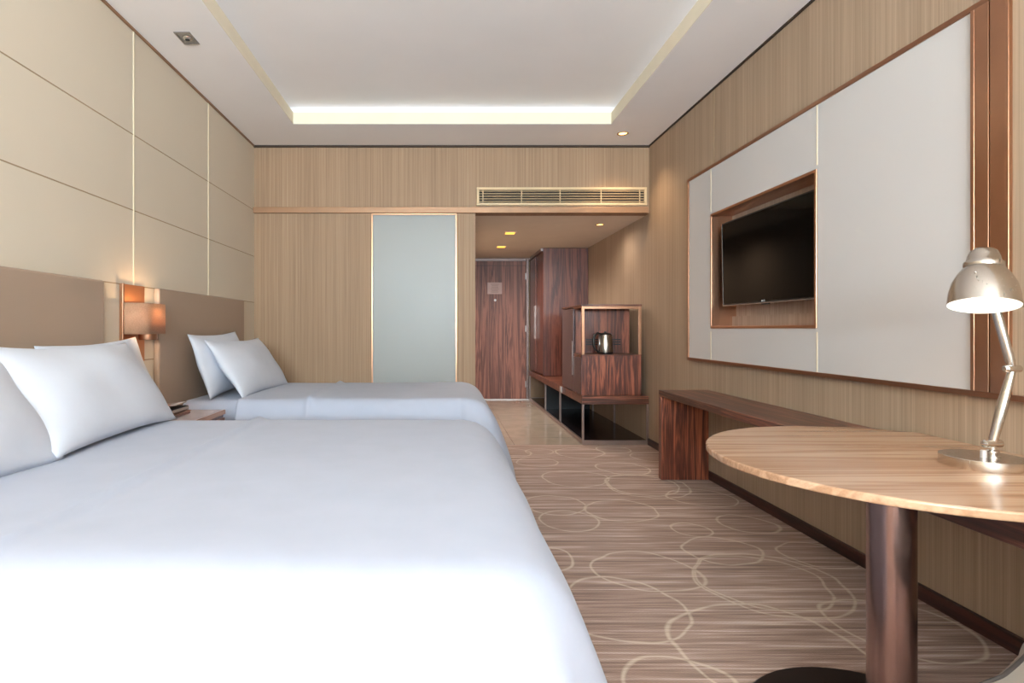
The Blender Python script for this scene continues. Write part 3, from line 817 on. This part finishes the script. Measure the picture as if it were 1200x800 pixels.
prof = [(.0885, 0), (.0875, .014), (.085, .040), (.078, .072), (.066, .099), (.053, .119), (.048, .124), (.050, .130), (.050, .140), (.043, .146), (.040, .164), (.034, .179), (.024, .187), (0, .188)]
bm = bmesh.new(); lathe(bm, prof, RC.x, RC.y, 72, Rm)
sh = autosmooth(obj('lamp_shade', bm, 'nickel', t), .9)
bm = bmesh.new(); lathe(bm, [(.087, .001), (.0865, .012), (.082, .034), (.073, .060), (.058, .083), (.03, .092), (0, .093)], RC.x, RC.y, 72, Rm)
obj('shade_lining', bm, 'lamp_inner', sh, smooth=True)
bm = bmesh.new(); lathe(bm, [(0, .012), (.018, .015), (.030, .030), (.030, .048), (.016, .070), (.013, .088), (0, .09)], RC.x, RC.y, 28, Rm)
obj('bulb', bm, 'lamp_white', t, smooth=True)
bm = bmesh.new(); lathe(bm, [(0, .118), (.006, .118)], 0, 0, 4) if False else None
bm = bmesh.new(); tube(bm, [RC+Vector((-.052, -.030, .100)), RC+Vector((-.058, -.034, .103))], [.004, .003], 12)
obj('shade_screw', bm, 'chrome', sh, smooth=True)

# ------------------------------------------------------------------ upholstered chair (only its seat corner shows)
t = thing('armchair', 'grey upholstered chair with dark piping at the bottom right corner', 'chair', (1.5, .95, 0))
def smoothpoly(pts, n=8):
    out = []
    m = len(pts)
    for i in range(m):
        p0, p1, p2, p3 = [Vector(pts[(i+k-1) % m]) for k in range(4)]
        for k in range(n):
            u = k/n
            out.append(.5*((2*p1)+(-p0+p2)*u+(2*p0-5*p1+4*p2-p3)*u*u+(-p0+3*p1-3*p2+p3)*u**3))
    return [(p.x, p.y) for p in out]
seat = smoothpoly([(1.290, 1.270), (1.42, 1.33), (1.62, 1.30), (1.80, 1.24), (1.86, 1.0), (1.84, .72), (1.60, .60), (1.20, .62), (.98, .74), (.92, .90), (.97, 1.07), (1.09, 1.135), (1.205, 1.205)])
bm = prism(bmesh.new(), seat, .38, .468)
obj('seat', bm, 'chair_fabric', t, bevel=.018, seg=3)
bm = bmesh.new(); cen = Vector((1.42, .95))
ins = [(Vector(p)-cen)*.955+cen for p in seat]; ins.append(ins[0])
tube(bm, [(p[0], p[1], .468) for p in ins], .004, 8, False)
obj('piping', bm, 'piping', t, smooth=True)
bk = [(1.12, .64), (1.40, .60), (1.70, .64), (1.84, .76), (1.86, .72), (1.72, .585), (1.40, .545), (1.10, .585)]
bm = prism(bmesh.new(), bk, .46, .86); obj('backrest', bm, 'chair_fabric', t, bevel=.015)
for (x, y) in ((1.12, .74), (1.74, .74), (1.08, 1.02), (1.74, 1.15)):
    bm = bmesh.new(); lathe(bm, [(0, .021), (.014, .021), (.019, .38), (0, .38)], x, y, 20); obj('leg', bm, 'rosewood_z', t, smooth=True)

# ------------------------------------------------------------------ lights
def area(name, loc, size, rot, power, col, shape='RECTANGLE', spread=None):
    l = bpy.data.lights.new(name, 'AREA'); l.shape = shape; l.size = size[0]; l.size_y = size[1]
    l.energy = power; l.color = col
    if spread: l.spread = spread
    o = bpy.data.objects.new(name, l); o.location = loc; o.rotation_euler = rot; C.objects.link(o); return o
# daylight through the window behind the camera
area('daylight', ((WX0+WX1)/2, YF+.75, 1.78), (WX1-WX0-.15, WZ1-WZ0-.15), (PI/2+1.22, 0, 0), 1950, (.715, .895, 1.0))
# cove strips lying on the ledge of the tray
cw = (1.0, .80, .55)
area('cove_strip', ((TX0+TX1)/2, TY1+OX/2, LZ+.012), (TX1-TX0+OX, .03), (PI, 0, 0), .06, cw)
area('cove_strip', (TX0-OX/2, (TY0+TY1)/2, LZ+.012), (.03, TY1-TY0), (PI, 0, 0), .12, cw)
area('cove_strip', (TX1+OX/2, (TY0+TY1)/2, LZ+.012), (.03, TY1-TY0), (PI, 0, 0), .12, cw)
def spot(loc, power, col, ang=100, r=.04, aim=None):
    l = bpy.data.lights.new('spot', 'SPOT'); l.energy = power; l.color = col; l.spot_size = rad(ang); l.spot_blend = .9; l.shadow_soft_size = r
    o = bpy.data.objects.new('spot', l); o.location = loc; C.objects.link(o); return o
spot((1.66, 5.30, ZC-.02), 40, (1, .72, .45), 110)
spot((1.71, 6.26, HZ-.02), 18, (1, .88, .76), 170)
spot((.79, 6.82, HZ-.02), 100, (1, .90, .80), 160)
spot((.80, 7.96, HZ-.02), 100, (1, .90, .80), 160)
l = bpy.data.lights.new('sconce_light', 'POINT'); l.energy = 5; l.color = (1, .66, .36); l.shadow_soft_size = .03
o = bpy.data.objects.new('sconce_light', l); o.location = (-1.785, 3.45, 1.245); C.objects.link(o)
l = bpy.data.lights.new('lamp_light', 'SPOT'); l.energy = 1.6; l.color = (1, .96, .90); l.shadow_soft_size = .03; l.spot_size = rad(120); l.spot_blend = .8
o = bpy.data.objects.new('lamp_light', l); o.location = RC+Vector((0, 0, .006)); C.objects.link(o)

w = bpy.data.worlds.new('sky'); bpy.context.scene.world = w; w.use_nodes = True
bg = w.node_tree.nodes['Background']; bg.inputs[0].default_value = (.75, .85, 1, 1); bg.inputs[1].default_value = 1.0

# ------------------------------------------------------------------ camera
FPX, VX, VY = 670, 520, 385
cam = bpy.data.cameras.new('camera'); cam.sensor_width = 36; cam.sensor_fit = 'HORIZONTAL'; cam.lens = 36*FPX/1200
cam.shift_x = (600-VX)/1200; cam.shift_y = -(400-VY)/1200
cam.clip_start = .01
co = bpy.data.objects.new('camera', cam); co.location = (0, 0, 1.15); co.rotation_euler = (PI/2, 0, 0); C.objects.link(co)
sc = bpy.context.scene; sc.camera = co
vs = sc.view_settings
sc.display_settings.display_device = 'sRGB'
vs.view_transform = 'Standard'; vs.look = 'None'; vs.gamma = 1; vs.use_curve_mapping = False; vs.exposure = 0.0
sc.cycles.max_bounces = 10; sc.cycles.diffuse_bounces = 6; sc.cycles.glossy_bounces = 4
sc.cycles.sample_clamp_indirect = 6
sc.cycles.use_denoising = True
